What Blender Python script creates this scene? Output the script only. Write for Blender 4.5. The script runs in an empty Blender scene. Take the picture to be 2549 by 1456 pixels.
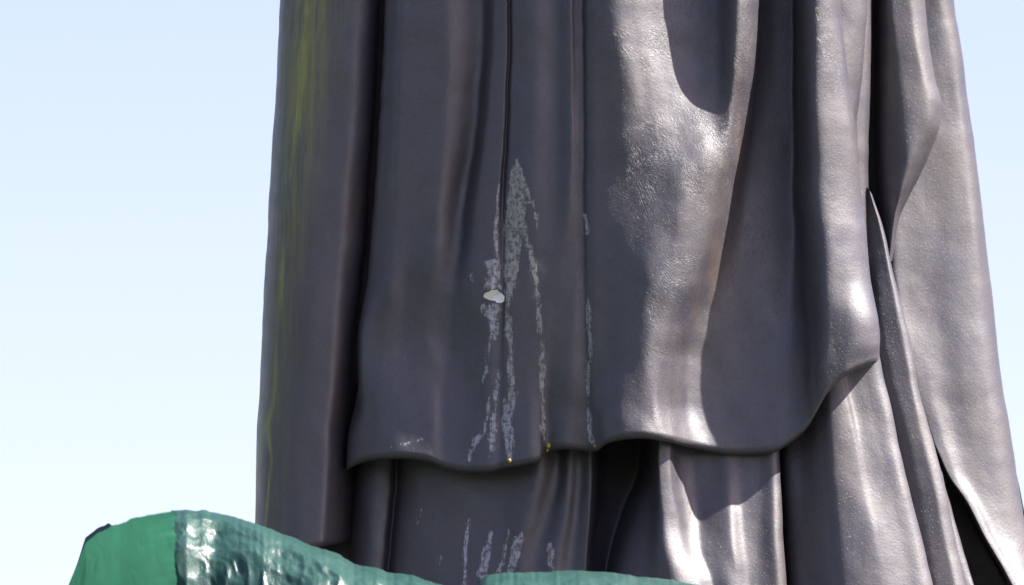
import bpy, math, random
import numpy as np
from mathutils import Vector

scene = bpy.context.scene
COL = scene.collection
R = math.radians

# ------------------------------------------------------------------ camera
LENS, DIST, PITCH = 255.0, 14.2, R(10.0)
CAM = Vector((0.0, -DIST, 1.6))
cam_data = bpy.data.cameras.new('camera')
cam_data.lens = LENS
cam_data.sensor_width = 36.0
cam_data.clip_start, cam_data.clip_end = 0.1, 6000.0
cam_data.dof.use_dof = True
cam_data.dof.focus_distance = DIST / math.cos(PITCH) + 0.03
cam_data.dof.aperture_fstop = 3.5
cam = bpy.data.objects.new('camera', cam_data)
cam.location = CAM
cam.rotation_euler = (math.pi / 2 + PITCH, 0, 0)
COL.objects.link(cam)
scene.camera = cam

# ------------------------------------------------------------------ light
SUN_AZ, SUN_EL = R(79.0), R(48.0)          # azimuth from "towards the camera" to the right
S = Vector((math.cos(SUN_EL) * math.sin(SUN_AZ), -math.cos(SUN_EL) * math.cos(SUN_AZ), math.sin(SUN_EL)))
sun_data = bpy.data.lights.new('sun', 'SUN')
sun_data.energy = 5.0
sun_data.angle = R(0.53)
sun_data.color = (1.0, 0.95, 0.88)
sun = bpy.data.objects.new('sun', sun_data)
sun.rotation_euler = (-S).to_track_quat('-Z', 'Y').to_euler()
COL.objects.link(sun)

world = bpy.data.worlds.new('World')
scene.world = world
world.use_nodes = True
wn, wl = world.node_tree.nodes, world.node_tree.links
wn.clear()
wo = wn.new('ShaderNodeOutputWorld')
bg = wn.new('ShaderNodeBackground')
sky = wn.new('ShaderNodeTexSky')
sky.sky_type = 'NISHITA'
sky.sun_disc = False
sky.sun_elevation = SUN_EL
sky.sun_rotation = math.pi - SUN_AZ
sky.air_density, sky.dust_density, sky.ozone_density = 1.0, 1.6, 1.0
bg.inputs['Strength'].default_value = 0.08
wb = wn.new('ShaderNodeMix')                # camera white balance
wb.data_type = 'RGBA'
wb.blend_type = 'MULTIPLY'
wb.inputs[0].default_value = 1.0
wb.inputs[7].default_value = (1.17, 0.945, 1.0, 1)
wl.new(sky.outputs[0], wb.inputs[6])
wl.new(wb.outputs[2], bg.inputs[0])
wl.new(bg.outputs[0], wo.inputs[0])

vs = scene.view_settings
vs.view_transform = 'Standard'
vs.look = 'None'
vs.gamma = 1.0
vs.use_curve_mapping = False
vs.exposure = 1.8

# ------------------------------------------------------------------ design plane helpers
W, H = 2549.0, 1456.0
K = (36.0 / LENS) / W
SC = 2.0 / W                                # metres per design unit at the statue
FWD = np.array([0, math.cos(PITCH), math.sin(PITCH)])
UP = np.array([0, -math.sin(PITCH), math.cos(PITCH)])


def at(px, py, d):
    """design point (px, py) at d units in front of the statue's middle plane -> world"""
    px, py, d = np.broadcast_arrays(np.asarray(px, float), np.asarray(py, float), np.asarray(d, float))
    a = (px - W / 2) * K
    b = -(py - H / 2) * K
    rx, ry, rz = a, FWD[1] + b * UP[1], FWD[2] + b * UP[2]
    t = (-d * SC - CAM.y) / ry
    return np.stack([rx * t, CAM.y + ry * t, CAM.z + rz * t], -1)


def pchip(x, y, xi):
    """monotone cubic along axis 0 of y"""
    x = np.asarray(x, float)
    y = np.asarray(y, float)
    sh = (-1,) + (1,) * (y.ndim - 1)
    if len(x) == 1:
        return np.repeat(y, len(xi), 0)
    h = np.diff(x)
    dl = np.diff(y, axis=0) / h.reshape(sh)
    m = np.zeros_like(y)
    if len(x) == 2:
        m[:] = dl[0]
    else:
        w1 = (2 * h[1:] + h[:-1]).reshape(sh)
        w2 = (h[1:] + 2 * h[:-1]).reshape(sh)
        a, b = dl[:-1], dl[1:]
        with np.errstate(divide='ignore', invalid='ignore'):
            hm = (w1 + w2) / (w1 / a + w2 / b)
        m[1:-1] = np.where(a * b > 0, np.nan_to_num(hm), 0)
        m[0], m[-1] = dl[0], dl[-1]
    xi = np.clip(xi, x[0], x[-1])
    i = np.clip(np.searchsorted(x, xi, side='right') - 1, 0, len(x) - 2)
    hh = h[i].reshape(sh)
    s = ((xi - x[i]) / h[i]).reshape(sh)
    return ((2 * s**3 - 3 * s**2 + 1) * y[i] + (s**3 - 2 * s**2 + s) * hh * m[i]
            + (-2 * s**3 + 3 * s**2) * y[i + 1] + (s**3 - s**2) * hh * m[i + 1])


_rng = np.random.default_rng(7)
_TAB = _rng.uniform(-1, 1, (256, 256))


def vnoise(x, y):
    """smooth value noise, period 256"""
    x0, y0 = np.floor(x).astype(int), np.floor(y).astype(int)
    fx, fy = x - x0, y - y0
    fx, fy = fx * fx * fx * (fx * (fx * 6 - 15) + 10), fy * fy * fy * (fy * (fy * 6 - 15) + 10)
    g = lambda i, j: _TAB[i % 256, j % 256]
    return ((g(x0, y0) * (1 - fx) + g(x0 + 1, y0) * fx) * (1 - fy)
            + (g(x0, y0 + 1) * (1 - fx) + g(x0 + 1, y0 + 1) * fx) * fy)


def gsmooth(a, sig, axis):
    if sig <= 0.2:
        return a
    r = int(3 * sig) + 1
    k = np.exp(-0.5 * (np.arange(-r, r + 1) / sig) ** 2)
    k /= k.sum()
    pad = [(0, 0)] * a.ndim
    pad[axis] = (r, r)
    p = np.pad(a, pad, mode='reflect', reflect_type='odd')
    out = np.zeros_like(a)
    n = a.shape[axis]
    for q, w in enumerate(k):
        sl = [slice(None)] * a.ndim
        sl[axis] = slice(q, q + n)
        out += w * p[tuple(sl)]
    return out


def grid_mesh(name, P, mat, parent=None, attrs=None):
    nv, nu = P.shape[:2]
    me = bpy.data.meshes.new(name)
    idx = np.arange(nv * nu).reshape(nv, nu)
    q = np.stack([idx[:-1, :-1], idx[1:, :-1], idx[1:, 1:], idx[:-1, 1:]], -1).reshape(-1, 4)
    me.vertices.add(nv * nu)
    me.vertices.foreach_set('co', P.reshape(-1).astype(np.float32))
    me.loops.add(q.size)
    me.loops.foreach_set('vertex_index', q.reshape(-1).astype(np.int32))
    me.polygons.add(len(q))
    me.polygons.foreach_set('loop_start', np.arange(0, q.size, 4, dtype=np.int32))
    me.polygons.foreach_set('use_smooth', np.ones(len(q), dtype=bool))
    me.update(calc_edges=True)
    for k, v in (attrs or {}).items():
        at_ = me.attributes.new(k, 'FLOAT', 'POINT')
        at_.data.foreach_set('value', np.ascontiguousarray(v, dtype=np.float32).reshape(-1))
    me.materials.append(mat)
    o = bpy.data.objects.new(name, me)
    COL.objects.link(o)
    if parent:
        o.parent = parent
    return o


def mesh_obj(name, verts, faces, mat, parent=None, smooth=True):
    me = bpy.data.meshes.new(name)
    me.from_pydata([tuple(v) for v in verts], [], faces)
    me.update()
    if smooth:
        me.polygons.foreach_set('use_smooth', [True] * len(me.polygons))
    me.materials.append(mat)
    o = bpy.data.objects.new(name, me)
    COL.objects.link(o)
    if parent:
        o.parent = parent
    return o


def thing(name, label, cat, loc=(0, 0, 0)):
    o = bpy.data.objects.new(name, None)
    o.location = loc
    o['label'] = label
    o['category'] = cat
    COL.objects.link(o)
    return o


# ------------------------------------------------------------------ materials
def new_mat(name):
    m = bpy.data.materials.new(name)
    m.use_nodes = True
    nt = m.node_tree
    nt.nodes.clear()
    out = nt.nodes.new('ShaderNodeOutputMaterial')
    return m, nt, out


class NB:
    def __init__(s, nt):
        s.nt = nt

    def n(s, t, **kw):
        x = s.nt.nodes.new(t)
        for k, v in kw.items():
            setattr(x, k, v)
        return x

    def link(s, a, b):
        s.nt.links.new(a, b)

    def put(s, sock, v):
        if hasattr(v, 'is_output'):
            s.link(v, sock)
        else:
            sock.default_value = v

    def math(s, op, a, b=0.0, clamp=False):
        x = s.n('ShaderNodeMath', operation=op, use_clamp=clamp)
        s.put(x.inputs[0], a)
        s.put(x.inputs[1], b)
        return x.outputs[0]

    def ramp(s, v, a, b, lo=0.0, hi=1.0):
        x = s.n('ShaderNodeMapRange', clamp=True)
        s.put(x.inputs[0], v)
        for i, q in enumerate((a, b, lo, hi)):
            s.put(x.inputs[i + 1], q)
        return x.outputs[0]

    def mix(s, f, a, b):
        x = s.n('ShaderNodeMix', data_type='RGBA')
        s.put(x.inputs[0], f)
        s.put(x.inputs[6], a if hasattr(a, 'is_output') else (*a, 1))
        s.put(x.inputs[7], b if hasattr(b, 'is_output') else (*b, 1))
        return x.outputs[2]

    def coord(s, rot=(0, 0, 0), scale=(1, 1, 1)):
        tc = s.n('ShaderNodeTexCoord')
        mp = s.n('ShaderNodeMapping')
        mp.inputs['Rotation'].default_value = rot
        mp.inputs['Scale'].default_value = scale
        s.link(tc.outputs['Object'], mp.inputs[0])
        return mp.outputs[0]

    def turned(s, rot, scale):
        tc = s.n('ShaderNodeTexCoord')
        mp = s.n('ShaderNodeMapping', vector_type='TEXTURE')
        mp.inputs['Rotation'].default_value = rot
        mp.inputs['Scale'].default_value = scale
        s.link(tc.outputs['Object'], mp.inputs[0])
        return mp.outputs[0]

    def noise(s, vec, scale, detail=3.0, rough=0.5, dist=0.0):
        x = s.n('ShaderNodeTexNoise')
        s.link(vec, x.inputs['Vector'])
        x.inputs['Scale'].default_value = scale
        x.inputs['Detail'].default_value = detail
        x.inputs['Roughness'].default_value = rough
        x.inputs['Distortion'].default_value = dist
        return x.outputs['Fac']

    def attr(s, name):
        x = s.n('ShaderNodeAttribute', attribute_name=name)
        return x.outputs['Fac']


def bronze_material():
    m, nt, out = new_mat('painted_bronze')
    b = NB(nt)
    p0 = b.coord()
    big = b.noise(p0, 5.0, 4, 0.55)
    mid = b.noise(p0, 22.0, 4, 0.6)
    streak = b.noise(b.coord(scale=(1, 1, 0.12)), 30.0, 4, 0.6)
    col = b.mix(b.ramp(big, 0.35, 0.65), (0.0175, 0.0165, 0.0340), (0.0290, 0.0205, 0.0250))
    col = b.mix(b.ramp(mid, 0.45, 0.75, 0, 0.55), col, (0.032, 0.0235, 0.020))
    col = b.mix(b.ramp(streak, 0.5, 0.8, 0, 0.5), col, (0.0165, 0.0160, 0.0260))
    grain = b.noise(p0, 150.0, 3, 0.65)
    col = b.mix(b.ramp(grain, 0.42, 0.62, 0, 0.5), col, (0.038, 0.034, 0.037))
    col = b.mix(b.ramp(b.noise(b.turned((0.1, 0.5, 0), (1, 1, 2.5)), 130.0, 3, 0.7), 0.56, 0.68, 0, 0.55), col, (0.010, 0.0095, 0.012))
    # rust-brown wear, paint splashes: marks with shapes of their own; plus soft yellow-green streaks
    col = b.mix(b.math('MULTIPLY', b.attr('rust'), b.ramp(mid, 0.3, 0.6, 0.5, 1.0)), col, (0.065, 0.036, 0.020))
    olive_streak = b.math('MULTIPLY', b.attr('olive_streak'), b.ramp(b.noise(b.coord(scale=(1, 1, 0.05)), 85.0, 5, 0.7), 0.38, 0.6, 0.3, 1.0))
    col = b.mix(olive_streak, col, (0.26, 0.27, 0.014))  # yellow-green tint in soft streaks down the left cloak
    sp = b.math('ADD', b.attr('splash'), b.math('MULTIPLY', b.math('SUBTRACT', b.noise(b.coord(scale=(1, 1, 0.16)), 190.0, 6, 0.72), 0.5), 34.0))
    sp = b.math('ADD', sp, b.math('MULTIPLY', b.math('SUBTRACT', b.noise(b.coord(scale=(1, 1, 0.4)), 420.0, 3, 0.6), 0.5), 9.0))
    sp = b.math('SUBTRACT', sp, b.ramp(b.noise(b.coord(scale=(1, 1, 0.5)), 45.0, 3, 0.6), 0.50, 0.66, 0.0, 7.0))
    holes = b.ramp(b.noise(b.coord(scale=(1, 1, 0.22)), 120.0, 5, 0.75), 0.36, 0.46, 0.45, 1.0)
    grey = b.math('MULTIPLY', b.ramp(sp, -2.2, 1.0), holes)
    spc = b.mix(b.attr('cool'), (0.27, 0.265, 0.24), (0.32, 0.325, 0.385))
    spc = b.mix(b.ramp(b.noise(p0, 120.0, 4, 0.7), 0.46, 0.62), spc, (0.06, 0.056, 0.046))
    spc = b.mix(b.ramp(b.noise(b.coord(scale=(1, 1, 0.07)), 300.0, 3, 0.6), 0.48, 0.66, 0.0, 0.45), spc, (0.09, 0.085, 0.075))
    col = b.mix(grey, col, spc)
    specks = b.ramp(b.noise(p0, 420.0, 1, 0.4), 0.79, 0.81)
    col = b.mix(b.math('MULTIPLY', specks, b.ramp(big, 0.48, 0.62)), col, (0.10, 0.10, 0.10))
    # relief: short chased strokes in several directions, pits, soft hammer marks
    tot = None
    for i, (rx, ry, rz) in enumerate(((0.1, 0.2, 0.1), (0.1, 0.75, 0.2), (-0.1, 1.5, -0.2), (0.1, 2.1, 0.1), (0.0, 2.7, -0.1))):
        v = b.turned((rx, ry, rz), (1.0, 1.0, 4.2))
        n1 = b.noise(v, 210.0, 1.5, 0.5, 0.3)
        line = b.ramp(b.math('ABSOLUTE', b.math('SUBTRACT', n1, 0.5)), 0.0, 0.055, 1.0, 0.0)
        msk = b.ramp(b.noise(b.coord(rot=(0.5 * i, 0.3, i)), 26.0, 2, 0.5), 0.47, 0.60)
        line = b.math('MULTIPLY', line, msk)
        tot = line if tot is None else b.math('MAXIMUM', tot, line)
    area = b.ramp(b.noise(p0, 7.0, 2, 0.5), 0.36, 0.60, 0.25, 1.0)
    tot = b.math('MULTIPLY', b.math('MULTIPLY', tot, area), b.attr('chase'))
    pits = b.ramp(b.noise(p0, 330.0, 2, 0.5), 0.66, 0.74)
    fine = b.noise(p0, 500.0, 3, 0.7)
    soft = b.noise(p0, 55.0, 3, 0.55)
    hgt = b.math('MULTIPLY', tot, 0.55)
    hgt = b.math('SUBTRACT', hgt, b.math('MULTIPLY', pits, 0.5))
    hgt = b.math('ADD', hgt, b.math('MULTIPLY', fine, 0.1))
    hgt = b.math('ADD', hgt, b.math('MULTIPLY', soft, 0.45))
    hgt = b.math('ADD', hgt, b.math('MULTIPLY', b.noise(p0, 190.0, 2, 0.5), 0.42))
    hgt = b.math('ADD', hgt, b.math('MULTIPLY', grey, 0.5))
    bump = b.n('ShaderNodeBump')
    bump.inputs['Strength'].default_value = 0.8
    bump.inputs['Distance'].default_value = 0.0010
    b.link(hgt, bump.inputs['Height'])
    bs = b.n('ShaderNodeBsdfPrincipled')
    b.link(col, bs.inputs['Base Color'])
    bs.inputs['Metallic'].default_value = 0.0
    rough = b.ramp(mid, 0.3, 0.7, 0.49, 0.59)
    rough = b.math('ADD', rough, b.math('MULTIPLY', grey, 0.3))
    b.link(rough, bs.inputs['Roughness'])
    bs.inputs['IOR'].default_value = 1.7
    bs.inputs['Specular IOR Level'].default_value = 0.6
    b.link(bump.outputs[0], bs.inputs['Normal'])
    b.link(bs.outputs[0], out.inputs[0])
    return m


def simple_mat(name, c1, c2, scale, rough, bump=0.0, spec=0.4):
    m, nt, out = new_mat(name)
    b = NB(nt)
    p = b.coord()
    f = b.noise(p, scale, 5, 0.6)
    bs = b.n('ShaderNodeBsdfPrincipled')
    b.link(b.mix(b.ramp(f, 0.3, 0.7), c1, c2), bs.inputs['Base Color'])
    bs.inputs['Roughness'].default_value = rough
    bs.inputs['Specular IOR Level'].default_value = spec
    if bump:
        bp = b.n('ShaderNodeBump')
        bp.inputs['Distance'].default_value = bump
        b.link(b.noise(p, scale * 4, 4, 0.6), bp.inputs['Height'])
        b.link(bp.outputs[0], bs.inputs['Normal'])
    b.link(bs.outputs[0], out.inputs[0])
    return m


def tarp_material(name, c1, c2, transl, tfac, rough):
    m, nt, out = new_mat(name)
    b = NB(nt)
    p = b.coord()
    f = b.noise(b.coord(scale=(1, 1, 0.4)), 14.0, 5, 0.65)
    g = b.noise(p, 60.0, 4, 0.7)
    col = b.mix(b.ramp(f, 0.3, 0.7), c1, c2)
    col = b.mix(b.ramp(g, 0.62, 0.8, 0, 0.4), col, (0.11, 0.11, 0.05))
    weave = b.n('ShaderNodeTexWave', wave_type='BANDS', bands_direction='X')
    b.link(b.coord(rot=(0, 0.25, 0)), weave.inputs['Vector'])
    weave.inputs['Scale'].default_value = 95.0
    weave.inputs['Distortion'].default_value = 1.0
    wr = b.noise(b.coord(rot=(0, 0.2, 0), scale=(1, 1, 0.3)), 40.0, 4, 0.6)
    h = b.math('ADD', b.math('MULTIPLY', weave.outputs['Fac'], 0.18), b.math('MULTIPLY', wr, 2.2))
    bp = b.n('ShaderNodeBump')
    bp.inputs['Strength'].default_value = 0.9
    bp.inputs['Distance'].default_value = 0.0018
    b.link(h, bp.inputs['Height'])
    bs = b.n('ShaderNodeBsdfPrincipled')
    b.link(col, bs.inputs['Base Color'])
    bs.inputs['Roughness'].default_value = rough
    bs.inputs['Specular IOR Level'].default_value = 0.5
    b.link(bp.outputs[0], bs.inputs['Normal'])
    tr = b.n('ShaderNodeBsdfTranslucent')
    b.put(tr.inputs['Color'], b.mix(b.ramp(f, 0.3, 0.7), transl, tuple(0.8 * q for q in transl)))
    ms = b.n('ShaderNodeMixShader')
    ms.inputs[0].default_value = tfac
    b.link(bs.outputs[0], ms.inputs[1])
    b.link(tr.outputs[0], ms.inputs[2])
    b.link(ms.outputs[0], out.inputs[0])
    return m


BRONZE = bronze_material()
TARP = tarp_material('green_tarpaulin', (0.018, 0.060, 0.052), (0.032, 0.090, 0.080), (0.03, 0.11, 0.08), 0.22, 0.38)
TARP_FLAP = tarp_material('thin_green_tarpaulin', (0.014, 0.075, 0.05), (0.018, 0.09, 0.06), (0.035, 0.16, 0.10), 0.6, 0.45)
WHITE = simple_mat('white_flake', (0.82, 0.80, 0.79), (0.68, 0.66, 0.65), 200.0, 0.6)
YELLOW = simple_mat('yellow_drip', (0.36, 0.25, 0.02), (0.22, 0.15, 0.015), 300.0, 0.35)
STONE = simple_mat('grey_granite', (0.11, 0.105, 0.10), (0.07, 0.068, 0.066), 40.0, 0.7, 0.002)
LAWN = simple_mat('lawn', (0.018, 0.034, 0.008), (0.03, 0.04, 0.012), 1.5, 0.9, 0.05)
BARK = simple_mat('bark', (0.09, 0.07, 0.05), (0.05, 0.04, 0.03), 12.0, 0.9, 0.02)
LEAF = simple_mat('leaf', (0.05, 0.10, 0.02), (0.09, 0.12, 0.025), 0.6, 0.5)

# ------------------------------------------------------------------ marks on the robe (design coordinates)
def poly_sd(px, py, poly):
    """signed distance, positive inside"""
    x, y = px.ravel(), py.ravel()
    n = len(poly)
    inside = np.zeros(x.shape, bool)
    dd = np.full(x.shape, 1e9)
    for i in range(n):
        (x1, y1), (x2, y2) = poly[i], poly[(i + 1) % n]
        c = ((y1 > y) != (y2 > y)) & (x < (x2 - x1) * (y - y1) / ((y2 - y1) or 1e-9) + x1)
        inside ^= c
        vx, vy = x2 - x1, y2 - y1
        t = np.clip(((x - x1) * vx + (y - y1) * vy) / (vx * vx + vy * vy + 1e-9), 0, 1)
        dd = np.minimum(dd, np.hypot(x - x1 - t * vx, y - y1 - t * vy))
    return np.where(inside, dd, -dd).reshape(px.shape)


def line_sd(px, py, pts):
    """pts (x, y, half width): positive within the tapering stroke"""
    best = np.full(px.shape, -1e9)
    for (x1, y1, w1), (x2, y2, w2) in zip(pts[:-1], pts[1:]):
        vx, vy = x2 - x1, y2 - y1
        t = np.clip(((px - x1) * vx + (py - y1) * vy) / (vx * vx + vy * vy + 1e-9), 0, 1)
        best = np.maximum(best, w1 + t * (w2 - w1) - np.hypot(px - x1 - t * vx, py - y1 - t * vy))
    return best


SPLASH_POLY = [
    (0.1, [(1287, 396), (1272, 428), (1259, 500), (1254, 570), (1254, 640), (1256, 700), (1258, 770), (1266, 800), (1272, 760), (1280, 720),
           (1288, 690), (1296, 640), (1300, 600), (1297, 575), (1305, 545), (1318, 512), (1328, 520), (1337, 580), (1339, 545), (1331, 500),
           (1322, 478), (1308, 450), (1298, 420)]),
    (0.7, [(1240, 640), (1207, 652), (1212, 690), (1203, 716), (1246, 718), (1249, 680)]),
    (0.8, [(1198, 756), (1250, 756), (1246, 800), (1234, 846), (1222, 832), (1213, 800), (1199, 782)]),
    (0.9, [(1172, 1088), (1190, 1082), (1192, 1100), (1180, 1118), (1172, 1112)]),
    (0.6, [(1364, 1352), (1372, 1350), (1379, 1375), (1374, 1400), (1366, 1398), (1361, 1375)]),
    (0.3, [(1268, 1312), (1272, 1330), (1262, 1370), (1250, 1415), (1238, 1456), (1226, 1456), (1246, 1395), (1258, 1345)]),
]
SPLASH_LINE = [
    (0.15, [(1302, 545, 5), (1313, 605, 6), (1326, 660, 6), (1337, 730, 5), (1345, 820, 5), (1352, 950, 5), (1350, 1060, 5), (1358, 1112, 3)]),
    (0.2, [(1264, 790, 8), (1269, 880, 7), (1274, 950, 7), (1270, 1000, 4), (1258, 1050, 4), (1255, 1090, 2)]),
    (0.9, [(1284, 975, 3), (1275, 1010, 7), (1268, 1060, 7), (1275, 1100, 4), (1268, 1142, 4)]),
    (0.9, [(1258, 1000, 6), (1255, 1050, 7), (1262, 1095, 5), (1268, 1142, 2)]),
    (0.9, [(1241, 925, 2), (1238, 945, 6), (1243, 962, 2)]),
    (0.9, [(1235, 965, 2), (1233, 985, 5), (1237, 1010, 4), (1228, 1050, 6), (1224, 1085, 8), (1222, 1120, 5), (1216, 1142, 2)]),
    (0.9, [(1222, 840, 3), (1214, 890, 2), (1210, 925, 3), (1198, 955, 1)]),
    (0.9, [(1218, 990, 1), (1214, 1040, 3), (1205, 1075, 3), (1183, 1095, 8), (1172, 1118, 5), (1168, 1145, 3)]),
    (0.8, [(1241, 460, 1), (1238, 540, 3), (1234, 600, 5), (1240, 650, 4)]),
    (0.5, [(1456, 535, 3), (1460, 578, 4)]),
    (0.3, [(1461, 735, 3), (1466, 800, 5), (1468, 870, 6), (1463, 950, 5), (1466, 1010, 4), (1468, 1070, 6), (1472, 1100, 5)]),
    (0.6, [(975, 1113, 2), (1000, 1108, 4), (1030, 1100, 2), (1050, 1093, 1)]),
    (1.0, [(1165, 1290, 4), (1161, 1340, 5), (1158, 1400, 3), (1156, 1470, 6)]),
    (0.9, [(1222, 1325, 3), (1215, 1370, 8), (1208, 1420, 7), (1202, 1470, 8)]),
    (0.9, [(1205, 1360, 3), (1200, 1400, 5), (1192, 1430, 8)]),
    (0.9, [(1285, 1345, 8), (1276, 1390, 9), (1268, 1456, 7)]),
    (0.9, [(1300, 1320, 2), (1296, 1345, 5), (1290, 1385, 4)]),
    (0.6, [(1370, 1398, 5), (1378, 1415, 3), (1384, 1440, 2)]),
    (0.9, [(1050, 1265, 3), (1042, 1300, 2)]),
    (0.9, [(1098, 1388, 5), (1092, 1405, 2)]),
    (0.9, [(1470 - 220, 668, 3), (1253, 672, 3)]),
    (0.8, [(1170, 685, 2), (1175, 700, 2)]),
]


def stroke_soft(px, py, pts):
    """pts (x, y, half width, strength): soft vertical streak"""
    p = np.array(pts, float)
    xc = np.interp(py, p[:, 1], p[:, 0])
    w = np.interp(py, p[:, 1], p[:, 2])
    a = np.interp(py, p[:, 1], p[:, 3])
    return a * np.exp(-((px - xc) / w) ** 2)


def blob(px, py, x, y, rx, ry, a):
    return a * np.exp(-((px - x) / rx) ** 2 - ((py - y) / ry) ** 2)


def robe_attrs(X, Y, chase):
    sp = np.full(X.shape, -40.0)
    cool = np.zeros(X.shape)
    for c, pl in SPLASH_POLY:
        v = poly_sd(X, Y, pl)
        cool = np.where(v > sp, c, cool)
        sp = np.maximum(sp, v)
    for c, pl in SPLASH_LINE:
        v = line_sd(X, Y, pl)
        cool = np.where(v > sp, c, cool)
        sp = np.maximum(sp, v)
    sp = np.clip(sp, -40, 9)
    olive_streak = np.maximum.reduce([
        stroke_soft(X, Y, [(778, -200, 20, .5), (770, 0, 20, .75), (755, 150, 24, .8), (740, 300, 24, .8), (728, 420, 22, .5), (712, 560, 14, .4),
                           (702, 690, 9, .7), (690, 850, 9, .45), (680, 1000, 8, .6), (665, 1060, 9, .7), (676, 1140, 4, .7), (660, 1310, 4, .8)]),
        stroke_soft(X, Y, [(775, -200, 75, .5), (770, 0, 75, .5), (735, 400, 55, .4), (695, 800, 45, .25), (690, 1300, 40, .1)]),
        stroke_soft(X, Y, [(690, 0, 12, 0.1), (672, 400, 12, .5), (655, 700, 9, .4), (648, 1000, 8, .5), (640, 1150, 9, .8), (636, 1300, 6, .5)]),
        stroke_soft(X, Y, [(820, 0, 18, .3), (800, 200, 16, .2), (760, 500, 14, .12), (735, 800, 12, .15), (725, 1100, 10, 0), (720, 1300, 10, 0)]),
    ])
    rust = np.maximum.reduce([blob(X, Y, 1778, 650, 14, 90, .6), blob(X, Y, 1735, 760, 14, 60, .3), blob(X, Y, 1120, 960, 55, 60, .35),
                              blob(X, Y, 1842, 330, 10, 120, .5), blob(X, Y, 900, 560, 60, 160, .12)])
    ch = np.full(X.shape, chase)
    if chase > 0.9:
        ch = np.clip(0.18 + blob(X, Y, 1720, 300, 260, 520, .9) + blob(X, Y, 1080, 300, 90, 330, .45) + blob(X, Y, 1020, 960, 170, 160, .5)
                     + blob(X, Y, 1600, 950, 120, 160, .3) + blob(X, Y, 2060, 80, 60, 120, .4) + blob(X, Y, 1500, 150, 100, 200, .2), 0, 1)
    return {'chase': ch, 'splash': sp, 'cool': cool, 'olive_streak': np.clip(olive_streak, 0, 1), 'rust': np.clip(rust, 0, 1)}


# ------------------------------------------------------------------ lofted drapery
YTOP = -1500.0
TILT = 0.22                                 # the robe's front curves away to the left of its middle


def loft(name, lines, parent, nu=200, nv=220, sig=5.0, ytop=None, roll=True, lump=1.0, mat=None, seed=0, thick=1.0, tilt=0.0, shift=0.0, chase=0.14):
    """each line is a fold line [(x, y, d), ...] from top to bottom; the cloth is drawn through all of them"""
    ks = []
    fv = np.linspace(0, 1, nv)
    for ln in lines:
        p = np.array(ln, float)
        if ytop is None and p[0, 1] > YTOP:
            t = p[0]
            p = np.vstack([[1500 + (t[0] - 1500) * 0.86, YTOP, t[2] * 0.9 - 30], t[None] * 1.0, p[1:]])
            if t[1] > -60:
                q = p[1].copy()
                q[1] -= 70
                q[0] = 1500 + (q[0] - 1500) * 0.995
                p = np.vstack([p[0], q, p[1:]])
        y0, y1 = p[0, 1], p[-1, 1]
        if ytop is None:
            yb = -70.0
            yy = np.where(fv < 0.1, y0 + (yb - y0) * fv / 0.1, yb + (y1 - yb) * (fv - 0.1) / 0.9)
        else:
            yy = y0 + (y1 - y0) * fv
        xd = pchip(p[:, 1], p[:, [0, 2]], yy)
        ks.append(np.stack([xd[:, 0], yy, xd[:, 1]], -1))
    A = np.array(ks)                                   # k, nv, 3
    seg = np.hypot(np.diff(A[:, :, 0], axis=0), np.diff(A[:, :, 2], axis=0)).mean(1) + 1e-3
    t = np.concatenate([[0], np.cumsum(seg)])
    tu = np.linspace(0, t[-1], nu)
    G = pchip(t, A, tu)                                # nu, nv, 3
    G = np.swapaxes(G, 0, 1)                           # nv, nu, 3
    G = gsmooth(G, sig / (t[-1] / (nu - 1)), 1)
    X, Y, D = G[..., 0].copy(), G[..., 1].copy(), G[..., 2].copy()
    X += 2.2 * vnoise(Y / 120 + seed, X / 400) + 0.9 * vnoise(Y / 38, X / 300 + seed)
    D += shift - tilt * np.clip(1480 - X, 0, None)
    D += lump * (2.6 * vnoise(X / 95 + seed, Y / 150 + 3) + 1.0 * vnoise(X / 42 + 9, Y / 60 + seed) + 0.22 * vnoise(X / 18, Y / 22 + 5))
    if roll:
        xs, ys, ds = [], [], []
        for dy, dd, ins in ((4, -0.6, 0), (8, -2.5, 0), (12, -6, 0), (16, -12, 0), (18.5, -19, 0), (19, -27, 0), (16, -35, 0), (6, -40, 0), (-8, -42, 0)):
            dd *= thick
            xs.append(X[-1] + (1560 - X[-1]) * ins)
            ys.append(Y[-1] + dy * thick)
            ds.append(D[-1] + dd)
        X = np.vstack([X, xs])
        Y = np.vstack([Y, ys])
        D = np.vstack([D, ds])
    P = at(X, Y, D)
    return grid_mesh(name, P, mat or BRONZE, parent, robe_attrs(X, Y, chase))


BASE = Vector(at(1500, 1800, -300).tolist())
statue = thing('robed_statue', 'dark bronze statue in a layered draped robe with pale grey streaks', 'statue')

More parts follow.
